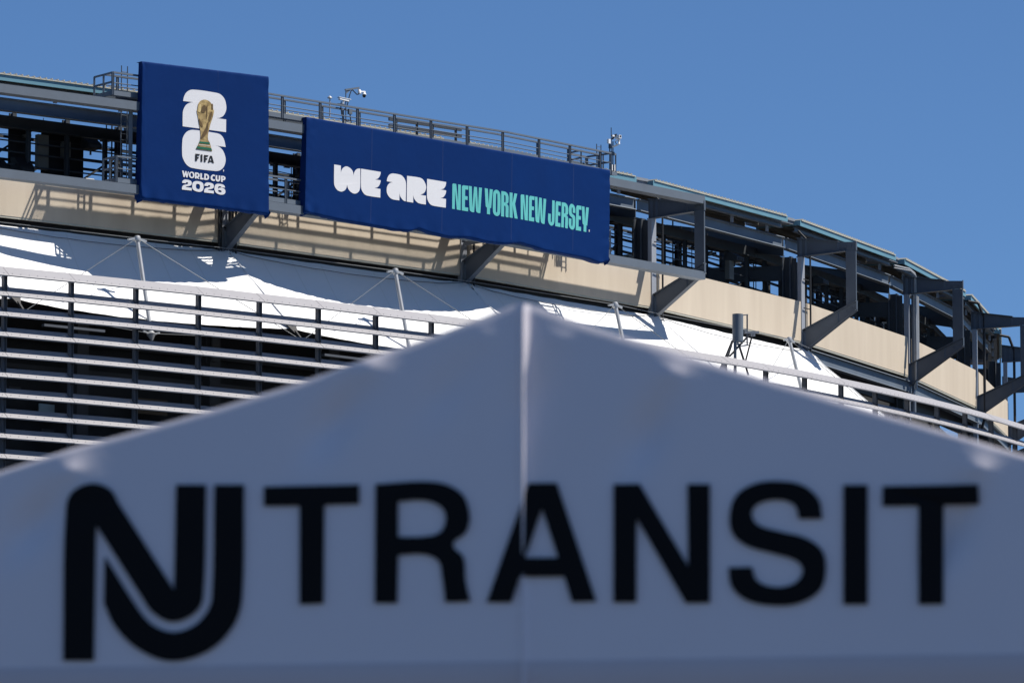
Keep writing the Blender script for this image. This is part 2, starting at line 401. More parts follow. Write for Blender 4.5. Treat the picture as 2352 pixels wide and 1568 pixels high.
# ------------------------------------------------------------------ section number board
DIG = {'3': ["0,0 60,0 60,100 0,100 0,82 40,82 40,59 12,59 12,42 40,42 40,18 0,18"], '2': ["0,0 60,0 60,58 20,58 20,82 60,82 60,100 0,100 0,42 40,42 40,18 0,18"],
       '7': ["0,0 60,0 60,20 32,100 10,100 36,18 0,18"], '8': ["0,0 60,0 60,100 0,100", "20,18 40,18 40,40 20,40", "20,58 40,58 40,82 20,82"]}
def contour(s, n=5):
    pts = []
    for tok in s.split():
        sm = tok.endswith('~'); x, y = tok.rstrip('~').split(','); pts.append((float(x), float(y), sm))
    out = []; N_ = len(pts)
    def tan(i, other):
        if pts[i][2]:
            a = pts[(i-1) % N_]; b = pts[(i+1) % N_]; return ((b[0]-a[0])/2, (b[1]-a[1])/2)
        return None
    for i in range(N_):
        j = (i+1) % N_; p, q = pts[i], pts[j]
        out.append((p[0], p[1]))
        if not p[2] and not q[2]: continue
        ch = (q[0]-p[0], q[1]-p[1]); cl = math.hypot(*ch)
        t0 = tan(i, j) or ch; t1 = tan(j, i) or ch
        def lim(t):
            L_ = math.hypot(*t); 
            return t if L_ < 1e-6 else (t[0]/L_*cl, t[1]/L_*cl)
        t0, t1 = lim(t0), lim(t1)
        for a in range(1, n):
            s_ = a/n; h00 = 2*s_**3-3*s_**2+1; h10 = s_**3-2*s_**2+s_; h01 = -2*s_**3+3*s_**2; h11 = s_**3-s_**2
            out.append((h00*p[0]+h10*t0[0]+h01*q[0]+h11*t1[0], h00*p[1]+h10*t0[1]+h01*q[1]+h11*t1[1]))
    return out
def glyph(name, m_, contours, place, parent):
    cs = [contour(c) if isinstance(c, str) else c for c in contours]
    flat = [p for c in cs for p in c]
    tri = geometry.tessellate_polygon([[Vector((x, y, 0)) for x, y in c] for c in cs])
    mm = MB(); mm.add([place(x, y) for x, y in flat], [tuple(t) for t in tri])
    return part(name, mm, m_, parent)
sg = thing('section_sign', F(0, 12.3, -2.2, 37.1), 'dim brown section number board deep in the shade behind the louvres', 'sign')
slab('board', 'sign', 0, 12.2, 14.1, -2.25, -2.2, 37.15, 37.95, sg)
for i, ch in enumerate('327 328'):
    if ch != ' ':
        glyph('digit', 'signtx', DIG[ch], lambda x, y, i=i: F(0, 12.35+i*.235+x*.0027, -2.17, 37.75-y*.0042), sg)

# ------------------------------------------------------------------ white membrane awning
aw = thing('membrane_awning', F(1, 8, 3, 43), 'white tensioned membrane awning sloping out from under the concrete parapet', 'awning')
def mem(k, u, w):        # u 0..1 along bay, w 0..1 down the slope
    lo = 5.65; d = -.05 + w*(lo+.1)
    base = 45.70 - w*4.57
    mid = math.sin(math.pi*u)
    d2 = d - .75*mid*w; sag = -.55*mid*math.sin(math.pi*w)*1.0 - .32*max(0, mid)**.35*w
    ridge = math.exp(-(min(u, 1-u)*16)**2)
    pt0 = C(k, d2, 0); pt1 = C(k+1, d2, 0)
    q = pt0.lerp(pt1, u); hz = base + sag + .10*ridge*math.sin(math.pi*min(1, w*1.3))
    hz += .035*noise.noise(Vector((u*14+k*7, w*6, 3)))
    # puckered collar where the brace lands
    cu = min(u, 1-u)*16
    cr = math.exp(-(cu/1.1)**2-((w-.10)/.10)**2)
    hz += cr*(.16+.22*noise.noise(Vector((u*90+k*11, w*50, 1))))
    return Vector((q.x, q.y, hz+CAMZ))
for k in range(-1, 4):
    us = sorted(set([i/64 for i in range(65)] + [i/64/8 for i in range(9)] + [1-i/64/8 for i in range(9)]))
    rows = [[mem(k, u, w/36) for u in us] for w in range(37)]
    part('membrane_panel', MB().grid(rows), 'fabric', aw, smooth=True)
for k in range(-1, 4):
    for u in (.14, .27, .39, .61, .73, .86):
        part('weld_seam', MB().grid([[mem(k, u+e-.05*(w/30), w/30)+Z*.004 for e in (-.0022, .0022)] for w in range(31)]), 'weld', aw, smooth=True)
for k in range(0, 5):
    m = MB(); kk = k
    pts = [mem(k, 0, w/20)+Z*.012 for w in range(1, 21)]
    part('ridge_seam', MB().path(pts, .02, 6), 'fabric', aw, smooth=True)
    m = MB(); b = C(k, 5.7, 41.12)
    m.prism([C(k, 5.35, 41.45, -.45), C(k, 5.35, 41.45, .45), C(k, 6.0, 40.75, .1), C(k, 6.0, 40.75, -.1)], Z*.06)
    m.bar(C(k, 5.9, 40.85), C(k, 6.6, 40.2), .1, .14)
    part('corner_plate', m, 'rubber', aw)
    if k < 4:
        pts = [mem(k, u/24, .03)+Z*.06 + Z*(-.28*math.sin(math.pi*u/24)) + N(k)*.35*math.sin(math.pi*u/24) for u in range(25)]
        part('edge_cable', MB().path(pts, .022, 5), 'cable', aw)
# masts
ML = ['leftmost pale steel mast, in front of the shaded membrane under the emblem banner', 'pale steel mast under the long slogan banner, left of the tent peak',
      'short looking pale steel mast just right of the tent peak', 'rightmost pale steel mast, beside the torn off end of the membrane']
ML[3] = 'rightmost pale steel mast, leaning beside the end edge of the membrane'
for k in range(0, 4):
    l = L(k); top = F(k, l/2, 3.85, 45.0); bot = F(k, l/2, 5.15, 40.1)
    ms = thing('membrane_mast', bot, ML[k], 'mast', 'steel masts holding out the membrane')
    part('pole', MB().tube(bot, top, .105, 12), 'galv', ms, smooth=True)
    ax = (top-bot).normalized()
    m = MB(); m.lathe(top-ax*.1, [(0, .14), (.1, .19), (.28, .17), (.33, .07)], ax, 10)
    for sgn in (-1, 1): m.bar(top+ax*.1, top+ax*.1+T(k)*sgn*.55-Z*.12, .12, .1)
    part('top_node', m, 'galv', ms, smooth=True)
    m = MB(); m.lathe(bot+ax*.1, [(0, .14), (-.15, .24), (-.5, .04)], ax, 8)
    for sgn in (-1, 1): m.bar(bot-ax*.05, bot-ax*.05+T(k)*sgn*.5+Z*.12, .1, .1)
    part('foot_node', m, 'galv', ms, smooth=True)
    for q in (C(k, 6.5, 40.3), C(k+1, 6.5, 40.3)):
        part('stay_cable', MB().tube(top+ax*.1, q, .018, 6), 'cable', ms); part('stay_cable', MB().tube(bot, q, .018, 6), 'cable', ms)
    for q in (C(k, .5, 45.75), C(k+1, .5, 45.75)): part('stay_cable', MB().tube(top+ax*.1, q, .018, 6), 'cable', ms)

# ------------------------------------------------------------------ louvre screen
LD = 10.5
ctrl = [C(k, LD, -CAMZ) for k in range(KMIN, KMAX+1)]
ctrl = [ctrl[0]*2-ctrl[1]] + ctrl + [ctrl[-1]*2-ctrl[-2]]
def cr(t):
    i = int(math.floor(t)); i = max(0, min(len(ctrl)-4, i)); f_ = t-i; a, b, c, d = ctrl[i:i+4]
    return .5*((2*b)+(c-a)*f_+(2*a-5*b+4*c-d)*f_*f_+(3*b-a-3*c+d)*f_**3)
dense = [cr(i/200) for i in range(0, 200*(KMAX-KMIN)+1)]
cum = [0]
for a, b in zip(dense[:-1], dense[1:]): cum.append(cum[-1]+(b-a).length)
def at_len(s):
    import bisect
    i = max(1, min(len(cum)-1, bisect.bisect_left(cum, s))); f_ = (s-cum[i-1])/(cum[i]-cum[i-1]); return dense[i-1].lerp(dense[i], f_)
anchor = min(range(len(dense)), key=lambda i: (dense[i]-F(0, .0, LD, -CAMZ)).length)
s0 = cum[anchor]; PITCHL = 3.70
nodes = []
i = -4
while s0+i*PITCHL < cum[-1]-.5:
    if s0+i*PITCHL > 0: nodes.append(at_len(s0+i*PITCHL))
    i += 1
ls = thing('louvre_screen', nodes[6]+Z*(33+CAMZ), 'pale grey screen of long slanting horizontal louvres along the stadium side', 'louvre screen')
def outn(i):
    a = nodes[max(0, i-1)]; b = nodes[min(len(nodes)-1, i+1)]; t = (b-a).normalized(); return Vector((t.y, -t.x, 0))
ROWS = 11; LIP0 = 41.33; DROP = .985
TH = .035
for r in range(ROWS):
    for i in range(len(nodes)-1):
        if r > 3 and i > 15: continue
        n0, n1 = outn(i), outn(i+1); a, b = nodes[i], nodes[i+1]; u = (b-a).normalized(); lip = LIP0-r*DROP+CAMZ
        jit = rnd.uniform(-.008, .008)
        prof = [(-.72, .49), (-.70, .525), (0.0, .045), (.02, 0), (0, -.055), (-.02, -.05), (-.03, .005)]
        e0, e1 = .012, .012
        m = MB(); A = [a+u*e0+n0*x+Z*(lip+y+jit) for x, y in prof]; B = [b-u*e1+n1*x+Z*(lip+y-jit) for x, y in prof]
        nP = len(prof); m.add(A+B, [(j, (j+1) % nP, nP+(j+1) % nP, nP+j) for j in range(nP)] + [tuple(range(nP)), tuple(range(2*nP-1, nP-1, -1))])
        for j in range(8):
            f_ = (j+.5)/8; c = a.lerp(b, f_); n_ = n0.lerp(n1, f_); m.bar(c+n_*(-.072)+Z*(lip+.10), c+n_*(-.062)+Z*(lip+.13), .03, .015, up=n_)
        part('slat', m, 'louvre', ls)
for i in range(len(nodes)):
    n_ = outn(i); lo = 30.0 if i <= 15 else 36.5
    u = Vector((-n_.y, n_.x, 0))
    m = MB(); c = nodes[i]-n_*.42
    m.ibeam(c+Z*(lo+CAMZ), c+Z*(LIP0+.15+CAMZ), .2, .26, .04, .03, up=u)
    part('mullion', m, 'mull', ls)
# cross bracing arms behind the right hand louvres
for i in range(19, len(nodes)-1, 3):
    n_ = outn(i); u = Vector((-n_.y, n_.x, 0))
    m = MB(); m.bar(nodes[i]-n_*.7+Z*(39.9+CAMZ), nodes[i]-n_*4+u*1.4+Z*(38.9+CAMZ), .2, .3); part('screen_strut', m, 'louvre', ls)

# ------------------------------------------------------------------ banners
DB = 3.62
WAVE = {}
def banner(name, label, TL, TR, BR, BL, bottom, nx, ny, seams, wrk):
    xs = lambda u, v: ((TL[0]*(1-u)+TR[0]*u)*(1-v)+(BL[0]*(1-u)+BR[0]*u)*v)
    def yb(u):
        for (u0, y0), (u1, y1) in zip(bottom[:-1], bottom[1:]):
            if u0 <= u <= u1: return y0+(y1-y0)*(u-u0)/(u1-u0)
        return bottom[-1][1]
    def wave(u, v):
        eb = max(0, (v-.90)/.10); et = max(0, (.06-v)/.06); el = max(0, (.05-u)/.05); er = max(0, (u-.965)/.035)
        w = 0
        w += eb**1.5*.09*noise.noise(Vector((u*wrk*1.2, v*3, 5))) + eb*.035*noise.noise(Vector((u*wrk*3+v*8, v*4, 9)))
        w += el*.035*noise.noise(Vector((v*40, u*60, 2))) + er*.05*noise.noise(Vector((v*14, u*10, 8)))
        w += et*.03*noise.noise(Vector((u*wrk*2.0, 0, 4)))
        w += .014*noise.noise(Vector((u*wrk*.25, v*1.5, 11)))
        w -= .03*max(0, (v-.985)/.015)**2 + .03*max(0, (.012-v)/.012)**2 + .02*max(0, (.006-u)/.006)**2
        return w
    def pos(u, v, lift=0):
        x = xs(u, v); y = (TL[1]*(1-u)+TR[1]*u)*(1-v)+yb(u)*v
        q, k = on(x, y, DB)
        return q + N(k)*(wave(u, v)+lift), k
    def on_cloth(px, py):
        u = v = .5
        for _ in range(4):
            xl, xr = xs(0, v), xs(1, v); u = min(1, max(0, (px-xl)/(xr-xl)))
            yt = TL[1]*(1-u)+TR[1]*u; v = min(1, max(0, (py-yt)/(yb(u)-yt)))
        return wave(u, v)
    WAVE[name] = on_cloth
    a0, _ = pos(.5, 1)
    th = thing(name, a0, label, 'banner')
    us = [i/nx for i in range(nx+1)]; us = sorted(set(us+[.003, .006, .012, .02, .03, .04, .975, .985, .993]))
    vs = sorted(set([j/ny for j in range(ny+1)]+[.004, .008, .012, .985, .99, .995]))
    part('front_cloth', MB().grid([[pos(u, v)[0] for u in us] for v in vs]), 'blue', th, smooth=True)
    def back(p, k, d, extra=Vector((0, 0, 0))): return p - N(k)*d + extra
    def side(u, dep, flare):
        rows = []
        for v in vs:
            p, k = pos(u, v); dd = dep*(flare[0]*(1-v)+flare[1]*v)
            rows.append([p, back(p, k, dd*.33)+T(k)*.03*noise.noise(Vector((v*9, 1, u))), back(p, k, dd*.66)+T(k)*.05*noise.noise(Vector((v*7, 2, u))), back(p, k, dd)+T(k)*.03*noise.noise(Vector((v*12, 3, u)))])
        return MB().grid(rows)
    part('side_flap', side(0, .55, (.55, 1.05)), 'blue', th, smooth=True); part('side_flap', side(1, .5, (1, 1)), 'blue', th, smooth=True)
    for v, dep in ((0, .5), (1, .6)):
        rows = []
        for u in us:
            p, k = pos(u, v); sg_ = .03*noise.noise(Vector((u*wrk*2, 0, v+3)))
            rows.append([p, p-N(k)*dep*.35+Z*(sg_-(.045*v)*(1+noise.noise(Vector((u*wrk, 5, 5))))), p-N(k)*dep*.7+Z*sg_, p-N(k)*dep+Z*(.04*v)])
        part('top_flap' if v == 0 else 'bottom_flap', MB().grid(rows), 'blue', th, smooth=True)
    for u in seams:
        mm = MB(); a = [pos(u-.0006, v, .006)[0] for v in vs if v <= .97]; b = [pos(u+.0006, v, .006)[0] for v in vs if v <= .97]
        part('seam', mm.grid([a, b]), 'seam', th)
    # hanging corners
    for u, s_ in ((.0, -.6), (1, -.3)):
        p, k = pos(u, 1); e = p-N(k)*.45
        mm = MB(); mm.add([p+Z*.25, e+Z*.2, p-N(k)*.28-Z*.24+T(k)*.08*s_, p-N(k)*.1-Z*.12+T(k)*(-.25*s_), p+T(k)*(-.5*s_)+Z*.08], [(0, 1, 2), (0, 2, 3), (0, 3, 4)])
        part('hanging_corner', mm, 'blue', th, smooth=True)
    return th
kF = 2.375
zF = lambda X, Y: ((500+X/kF)*.57422, (220+Y/kF)*.57422)
bot = [(i/14, 455+(491.5-455)*i/14) for i in range(15)]
emb = banner('emblem_banner', 'square royal blue banner with large white 26 emblem and gold trophy', zF(163, 60), zF(1365, 205), zF(1368, 1510), zF(153, 1360), bot, 40, 40, (.60,), 14)
z2 = lambda X, Y: ((1000+X*.63776)*.57422, (300+Y*.63776)*.57422)
bp = [(347, 858), (450, 880), (560, 905), (740, 937), (860, 958), (935, 972), (1010, 977), (1060, 962), (1130, 985), (1250, 1015), (1380, 1018), (1500, 1046), (1600, 1058), (1700, 1052), (1850, 1098), (1980, 1122), (2130, 1152), (2200, 1180), (2252, 1165)]
bot2 = [((x-347)/(2252-347), z2(x, y)[1]) for x, y in bp]
slo = banner('slogan_banner', 'long royal blue banner reading we are new york new jersey', z2(357, 262), z2(2258, 597), z2(2252, 1165), z2(347, 858), bot2, 96, 30, (.215, .449, .677, .88), 40)
def on_banner(px, py, lift=.03, which='emblem_banner'):
    q, k = on(px, py, DB); return q + N(k)*(lift+WAVE[which](px, py))
def src(ox, oy, s, lift=.012, which='emblem_banner'): return lambda x, y: on_banner((ox+x/s)*.57422, (oy+y/s)*.57422, lift, which)
E1 = src(700, 340, 4.354); E1b = src(700, 340, 4.354, .032); E1c = src(700, 340, 4.354, .044)
glyph('emblem_digit', 'white', ["137,282 160,190~ 215,115~ 310,84~ 700,137~ 790,168~ 860,250~ 890,375~ 880,465~ 835,542~ 770,578 720,581 887,604 885,825 130,722 133,480~ 150,415~ 190,350~ 250,315~ 318,303"], E1, emb)
glyph('emblem_digit', 'white', ["310,784~ 700,838~ 790,868~ 850,950~ 880,1083 705,1060 770,1082~ 835,1150~ 875,1260~ 876,1345~ 845,1430~ 780,1488~ 700,1500~ 290,1445~ 200,1390~ 140,1290~ 122,1210~ 127,960~ 152,880~ 215,808~"], E1, emb)
tro = glyph('trophy_print', 'gold', ["495,260~ 560,270~ 620,320~ 655,395~ 660,440 672,430 667,500~ 640,600~ 612,680~ 588,780~ 570,860~ 572,960~ 600,1005 642,1158 360,1120 408,1018 430,960~ 438,880~ 430,770~ 408,660~ 390,540~ 376,480~ 373,430 383,440 386,400~ 400,330~ 440,280~"], E1b, emb)
for s_ in ("440,930~ 470,850~ 530,740~ 570,640~ 575,700~ 560,800~ 520,880~ 470,930~", "450,470~ 462,395~ 500,355~ 528,380~ 522,450~ 490,490~", "410,590~ 440,640~ 470,690~ 465,740~ 425,690~", "545,360~ 556,450~ 548,560~ 534,600~ 538,480~", "600,500~ 640,470~ 625,560~ 596,640~ 575,600~", "640,330~ 652,400~ 640,440~ 628,390~"):
    glyph('trophy_shadow_print', 'golddark', [s_], E1c, tro)
glyph('trophy_glint_print', 'goldlight', ["392,420~ 408,350~ 440,345~ 448,400~ 430,470~ 402,480~"], E1c, tro)
for s_ in ("418,985 590,1003 600,1034 408,1016", "375,1068 622,1102 640,1145 362,1108"): glyph('trophy_band_print', 'green', [s_], E1c, tro)
glyph('trophy_ring_print', 'white', ["410,1040 600,1060 602,1066 408,1046"], E1c, tro)
E2 = src(700, 600, 7.842, .032)
for c in (["627,120 770,135 755,183 687,175 687,222 740,230 728,273 685,267 683,350 622,345"], ["795,143 853,150 850,375 795,370"], ["900,158 1043,175 1022,218 957,212 955,258 1012,268 998,310 953,303 953,387 898,382"],
          ["1088,183 1150,190 1215,418 1158,412 1145,383 1083,375 1070,405 1020,400", "1112,240 1138,337 1085,332"]):
    glyph('letter', 'ink', c, E2, emb)
E2 = src(700, 600, 7.842, .02)
two = "213,1032 235,970~ 290,933~ 350,932~ 440,950~ 500,985~ 518,1040~ 505,1095~ 460,1125~ 340,1147 328,1165 518,1192 515,1278 212,1243 213,1185~ 240,1120~ 300,1092~ 380,1075~ 405,1048~ 385,1018~ 345,1018~ 328,1050"
two_b = [(x+696, y+91) for x, y in contour(two)]
for c in (["215,650 268,655 290,760 318,663 352,668 372,775 395,680 430,683 383,868 345,862 322,775 297,855 258,850"],
          ["428,775~ 455,710~ 517,685~ 580,715~ 605,800~ 580,865~ 517,890~ 455,855~", "475,775~ 490,730~ 517,722~ 545,745~ 555,800~ 545,840~ 517,852~ 488,825~"],
          ["620,705 700,715~ 750,745~ 768,800~ 752,850~ 722,870 765,915 710,908 668,865 665,905 617,898", "668,758 700,764~ 715,795~ 700,823~ 667,822"], ["787,730 840,737 835,880 898,888 885,935 783,922"],
          ["912,743 985,752~ 1045,790~ 1065,860~ 1040,925~ 985,945~ 908,937", "962,795 1000,810~ 1015,850~ 1000,890~ 960,893"],
          ["1250,797 1215,775~ 1180,775~ 1130,815~ 1112,875~ 1130,940~ 1190,976~ 1250,968 1245,920 1200,923~ 1172,890~ 1172,850~ 1200,820~ 1232,837"],
          ["1270,792 1322,798 1320,905~ 1345,943~ 1362,910~ 1365,803 1415,808 1410,930~ 1385,978~ 1340,995~ 1290,972~ 1267,925~"],
          ["1437,812 1510,817~ 1560,845~ 1577,890~ 1555,940~ 1492,958 1488,1010 1435,1002", "1490,862 1518,870~ 1523,890~ 1512,908~ 1488,908"],
          [two], ["535,1100~ 550,1030~ 610,985~ 690,978~ 800,1000~ 870,1048~ 890,1120~ 885,1215~ 850,1285~ 770,1318~ 660,1300~ 570,1255~ 535,1190~", "650,1110~ 665,1072~ 700,1065~ 755,1080~ 776,1120~ 775,1190~ 755,1228~ 700,1228~ 658,1195~"],
          [two_b], ["1565,1185 1452,1175 1430,1148~ 1370,1145~ 1348,1180~ 1345,1218 1400,1187~ 1480,1190~ 1553,1235~ 1577,1300~ 1560,1368~ 1500,1402~ 1400,1400~ 1290,1350~ 1240,1270~ 1232,1190~ 1250,1112~ 1300,1068~ 1380,1062~ 1480,1080~ 1545,1125~", "1345,1275~ 1370,1260~ 1430,1270~ 1458,1300~ 1445,1323~ 1400,1328~ 1355,1305~"],
          ["1500,680 1530,685 1530,692 1500,688"], ["1502,620 1530,622 1530,668 1502,664"]):
    glyph('letter', 'white', c, E2, emb)
SB = (.012, 'slogan_banner')
E3 = src(1300, 630, 7.84, *SB); E4 = src(1520, 660, 7.84, *SB); E5 = src(1780, 700, 7.84, *SB); E6 = src(2070, 750, 7.84, *SB)
for f_, c in ((E3, "283,222 493,257 490,495 507,420~ 560,330~ 665,282~ 780,335~ 860,430~ 892,565 905,490~ 950,400~ 1020,356~ 1100,352 1098,900~ 1075,1030~ 1010,1110~ 910,1135~ 800,1080~ 720,980~ 685,850 670,940~ 615,1030~ 500,1072~ 380,1020~ 300,900~ 280,780~"),
              (E3, "1125,355 1738,455 1735,510~ 1700,605~ 1640,670~ 1555,693 1738,717 1735,765~ 1700,865~ 1640,935~ 1545,962 1732,990 1728,1262 1310,1195~ 1220,1140~ 1150,1030~ 1123,900~"),
              (E4, "205,513 225,410~ 285,310~ 385,270~ 630,308~ 710,360~ 780,460~ 813,600~ 805,1143 740,1120~ 665,1040~ 622,960~ 607,870 603,1113 390,1078~ 290,1010~ 220,900~ 203,790~ 220,670~ 285,578~ 388,543"),
              (E4, "845,343 1240,400~ 1340,455~ 1410,570~ 1443,690~ 1425,790~ 1375,880~ 1265,937 1438,967 1433,1242 1220,1203~ 1130,1140~ 1062,1040~ 1037,940 1040,1182 835,1150"),
              (E4, "1472,437 2072,537 2065,605~ 2035,690~ 1980,748~ 1890,770 2070,800 2065,865~ 2030,950~ 1970,1018~ 1885,1037 2066,1067 2058,1340 1650,1275~ 1560,1220~ 1490,1100~ 1468,970~")):
    glyph('letter', 'white', [c], f_, slo)
for f_, cs in ((E5, ["228,300 245,268 348,283 405,850 408,295 493,310 483,1108 365,1085 312,490 302,1075 218,1060"]), (E5, ["525,360 555,325 725,345 720,467 628,455 622,660 705,675 698,790 620,778 618,1010 720,1027 715,1145 522,1113"]),
               (E5, ["740,345 833,360 848,1040 903,370 995,385 1030,1070 1058,395 1152,405 1100,1198 1020,1188~ 970,1130~ 942,660 908,1170 830,1160~ 770,1100~"]),
               (E5, ["1238,415 1337,432 1365,940 1397,443 1495,458 1442,1042 1408,1037 1405,1240 1310,1223 1312,1025 1285,1005~ 1270,970~"]),
               (E5, ["1505,600~ 1525,515~ 1600,465~ 1690,515~ 1732,640~ 1730,1150~ 1700,1250~ 1630,1290~ 1540,1240~ 1500,1130~", "1600,610~ 1618,580~ 1640,610~ 1637,1140~ 1615,1178~ 1593,1140~"]),
               (E5, ["1765,505 1880,525~ 1950,575~ 1990,680~ 1990,820~ 1975,885~ 1930,910 1975,945~ 1992,1010~ 1988,1330 1920,1322~ 1898,1290~ 1898,1020~ 1885,972~ 1855,965 1850,1310 1758,1297", "1853,625 1885,642~ 1898,680~ 1897,835~ 1885,862~ 1853,855"]),
               (E5, ["2025,547 2118,562 2116,880 2172,575 2263,592 2195,910 2273,1375 2178,1358 2116,950 2118,1350 2022,1333"]),
               (E6, ["95,250 120,217 207,230 250,800 257,238 330,250 316,1040 220,1022 175,440 168,1012 98,998"]), (E6, ["360,310 390,262 527,285 523,400 445,387 442,590 513,605 507,718 440,708 433,935 517,948 513,1073 347,1042"]),
               (E6, ["540,287 620,300 632,960 673,315 755,333 782,1000 810,350 893,367 845,1145 770,1130~ 728,1060~ 707,620 675,1107 600,1090~ 562,1030~"]),
               (E6, ["1080,402 1160,415 1155,1010~ 1135,1140~ 1070,1200~ 1000,1160~ 955,1040~ 957,815 1038,832 1037,1060~ 1052,1090~ 1070,1060~"]),
               (E6, ["1188,480 1215,430 1353,457 1350,578 1272,565 1270,768 1337,780 1332,893 1263,880 1260,1108 1340,1122 1338,1242 1177,1212"]),
               (E6, ["1380,465 1490,485~ 1550,540~ 1583,640~ 1583,780~ 1570,845~ 1525,868 1565,905~ 1580,970~ 1570,1285 1505,1275~ 1487,1240~ 1495,980~ 1485,932~ 1455,922 1443,1260 1365,1245", "1458,592 1485,602~ 1497,640~ 1495,790~ 1485,813~ 1458,815"]),
               (E6, ["1810,805 1728,793 1728,660~ 1712,628~ 1695,660~ 1697,790~ 1715,825~ 1780,880~ 1803,950~ 1800,1180~ 1775,1280~ 1720,1325~ 1640,1270~ 1605,1150~ 1607,967 1688,980 1685,1180~ 1702,1212~ 1718,1180~ 1722,990~ 1710,950~ 1645,890~ 1612,810~ 1613,640~ 1640,550~ 1690,515~ 1760,555~ 1805,660~"]),
               (E6, ["1838,620 1865,560 2000,582 2000,707 1920,692 1917,890 1983,905 1980,1015 1913,1005 1908,1228 1988,1240 1985,1365 1823,1337"]),
               (E6, ["2015,590 2095,605 2113,1090 2145,620 2230,635 2180,1200 2153,1190 2150,1397 2065,1380 2070,1175 2045,1150~ 2033,1100~"])):
    glyph('letter', 'aqua', cs, f_, slo)
for c in ("2228,1378 2258,1384 2258,1396 2228,1390", "2228,1325 2258,1330 2258,1365 2228,1360"): glyph('letter', 'white', [c], E6, slo)

# ------------------------------------------------------------------ service walkways behind the banners
def seg_pts(d, h, k0, t0, k1, t1):
    out = [F(k0, t0, d, h)]
    for k in range(k0+1, k1+1): out.append(C(k, d, h))
    out.append(F(k1, t1, d, h)); return out
def walkway(label, k0, t0, k1, t1, df, dr, hd, ht, step, first, backend):
    w = thing('walkway', F(k0, t0, df, hd), label, 'walkway', 'service walkways behind the banners')
    f = seg_pts(df, hd, k0, t0, k1, t1); r = seg_pts(dr, hd, k0, t0, k1, t1)
    m = MB()
    for a, b, c, d in zip(f[:-1], f[1:], r[:-1], r[1:]):
        n_ = max(2, int((b-a).length/.06))
        for i in range(n_):
            p = a.lerp(b, (i+.5)/n_); q = c.lerp(d, (i+.5)/n_); m.bar(p, q, .012, .03)
    part('deck_grating', m, 'steel', w, kind='stuff')
    for line, nm in ((f, 'toe_board'), (r, 'toe_board')):
        m = MB()
        for a, b in zip(line[:-1], line[1:]): m.bar(a+Z*.02, b+Z*.02, .03, .24)
        part(nm, m, 'steel', w)
    for dd, base in ((df, f), (dr, r)):
        for hh, rr in ((ht-hd, .05), ((ht-hd)*.5, .028)):
            m = MB()
            for a, b in zip(base[:-1], base[1:]):
                if rr > .04: m.bar(a+Z*hh, b+Z*hh, .09, .09)
                else: m.tube(a+Z*hh, b+Z*hh, rr, 6)
            part('rail', m, 'steel', w)
    s_ = first
    for k in range(k0, k1+1):
        lo = t0 if k == k0 else 0; hi = t1 if k == k1 else L(k)
        t = lo if k == k0 else s_
        while t < hi:
            for dd in (df, dr):
                m = MB(); tt = t if dd == df else t+.8
                if tt > hi: continue
                m.ibeam(F(k, tt, dd, hd-.1), F(k, tt, dd, ht-.03), .13, .11, .02, .02, up=T(k)); part('post', m, 'steel', w)
            t += step
        s_ = max(.4, t-hi)
    for k, t in ((k0, t0), (k1, t1)):
        for hh in (ht, hd+(ht-hd)*.55, hd+.02):
            part('rail', MB().bar(F(k, t, df, hh), F(k, t, backend, hh), .07, .09 if hh > hd+.1 else .24), 'steel', w)
        for dd in (df, (df+backend)/2, backend): part('post', MB().bar(F(k, t, dd, hd-.1), F(k, t, dd, ht), .1, .12), 'steel', w)
    for k in range(k0, k1+1):
        if k > k0:
            part('bearer', MB().bar(C(k, 0, hd-.18), C(k, df, hd-.18), .12, .2), 'steel', w)
    return w
walkway('upper service walkway with grey guard rail above the banner tops', 0, 6.93, 2, 8.5, 3.2, 2.42, 52.50, 53.56, 2.58, .9, 1.5)
walkway('lower service walkway with grey guard rail seen in the gap between banners', 0, 7.2, 2, 8.4, 3.2, 2.45, 48.06, 49.28, 2.58, .9, 2.0)
def ladder(label, k, t, d, h0, h1):
    w = thing('ladder', F(k, t, d, h0), label, 'ladder')
    for s_ in (-.17, .2): part('stile', MB().bar(F(k, t+s_, d, h0), F(k, t+s_, d, h1), .05, .09), 'steel', w)
    m_ = int((h1-h0)/.32)
    for i in range(m_): part('rung', MB().tube(F(k, t-.17, d, h0+.2+i*.32), F(k, t+.2, d, h0+.2+i*.32), .018, 6), 'steel', w)
ladder('upright grey ladder left of the square emblem banner', 0, 8.75, 1.5, 48.4, 54.35)
ladder('upright grey ladder rising behind the right end of the slogan banner', 2, 9.35, 1.6, 50.5, 54.35)
# gate frame on the walkway right end
gt = thing('cage_frame', F(2, 7.6, 2.0, 52.5), 'dark open cage of rails round the ladder head at the right end', 'ladder cage')
for t, d in ((6.9, 2.4), (7.1, 1.3), (8.6, 1.3), (8.9, 2.3)): part('post', MB().bar(F(2, t, d, 52.5), F(2, t, d, 53.62), .08, .08), 'steel', gt)
for h in (53.6, 53.2, 52.8):
    part('rail', MB().bar(F(2, 6.9, 2.4, h), F(2, 7.1, 1.3, h), .06, .08), 'steel', gt); part('rail', MB().bar(F(2, 7.1, 1.3, h), F(2, 8.9, 1.3, h), .06, .08), 'steel', gt)
# a small dark frame standing on the roof behind the rails
fr = thing('rooftop_stand', F(1, 13.6, .4, 53.5), 'dark steel stand of two beams behind the walkway rail above the slogan banner', 'steel stand')
for h in (54.0, 53.62): part('beam', MB().bar(F(1, 11.0, .3, h-.05), F(1, 16.2, .3, h), .1, .18), 'dark', fr)
for t in (13.0, 14.1, 15.8): part('leg', MB().bar(F(1, t, .3, 53.3), F(1, t, .3, 54.0), .14, .14), 'dark', fr)

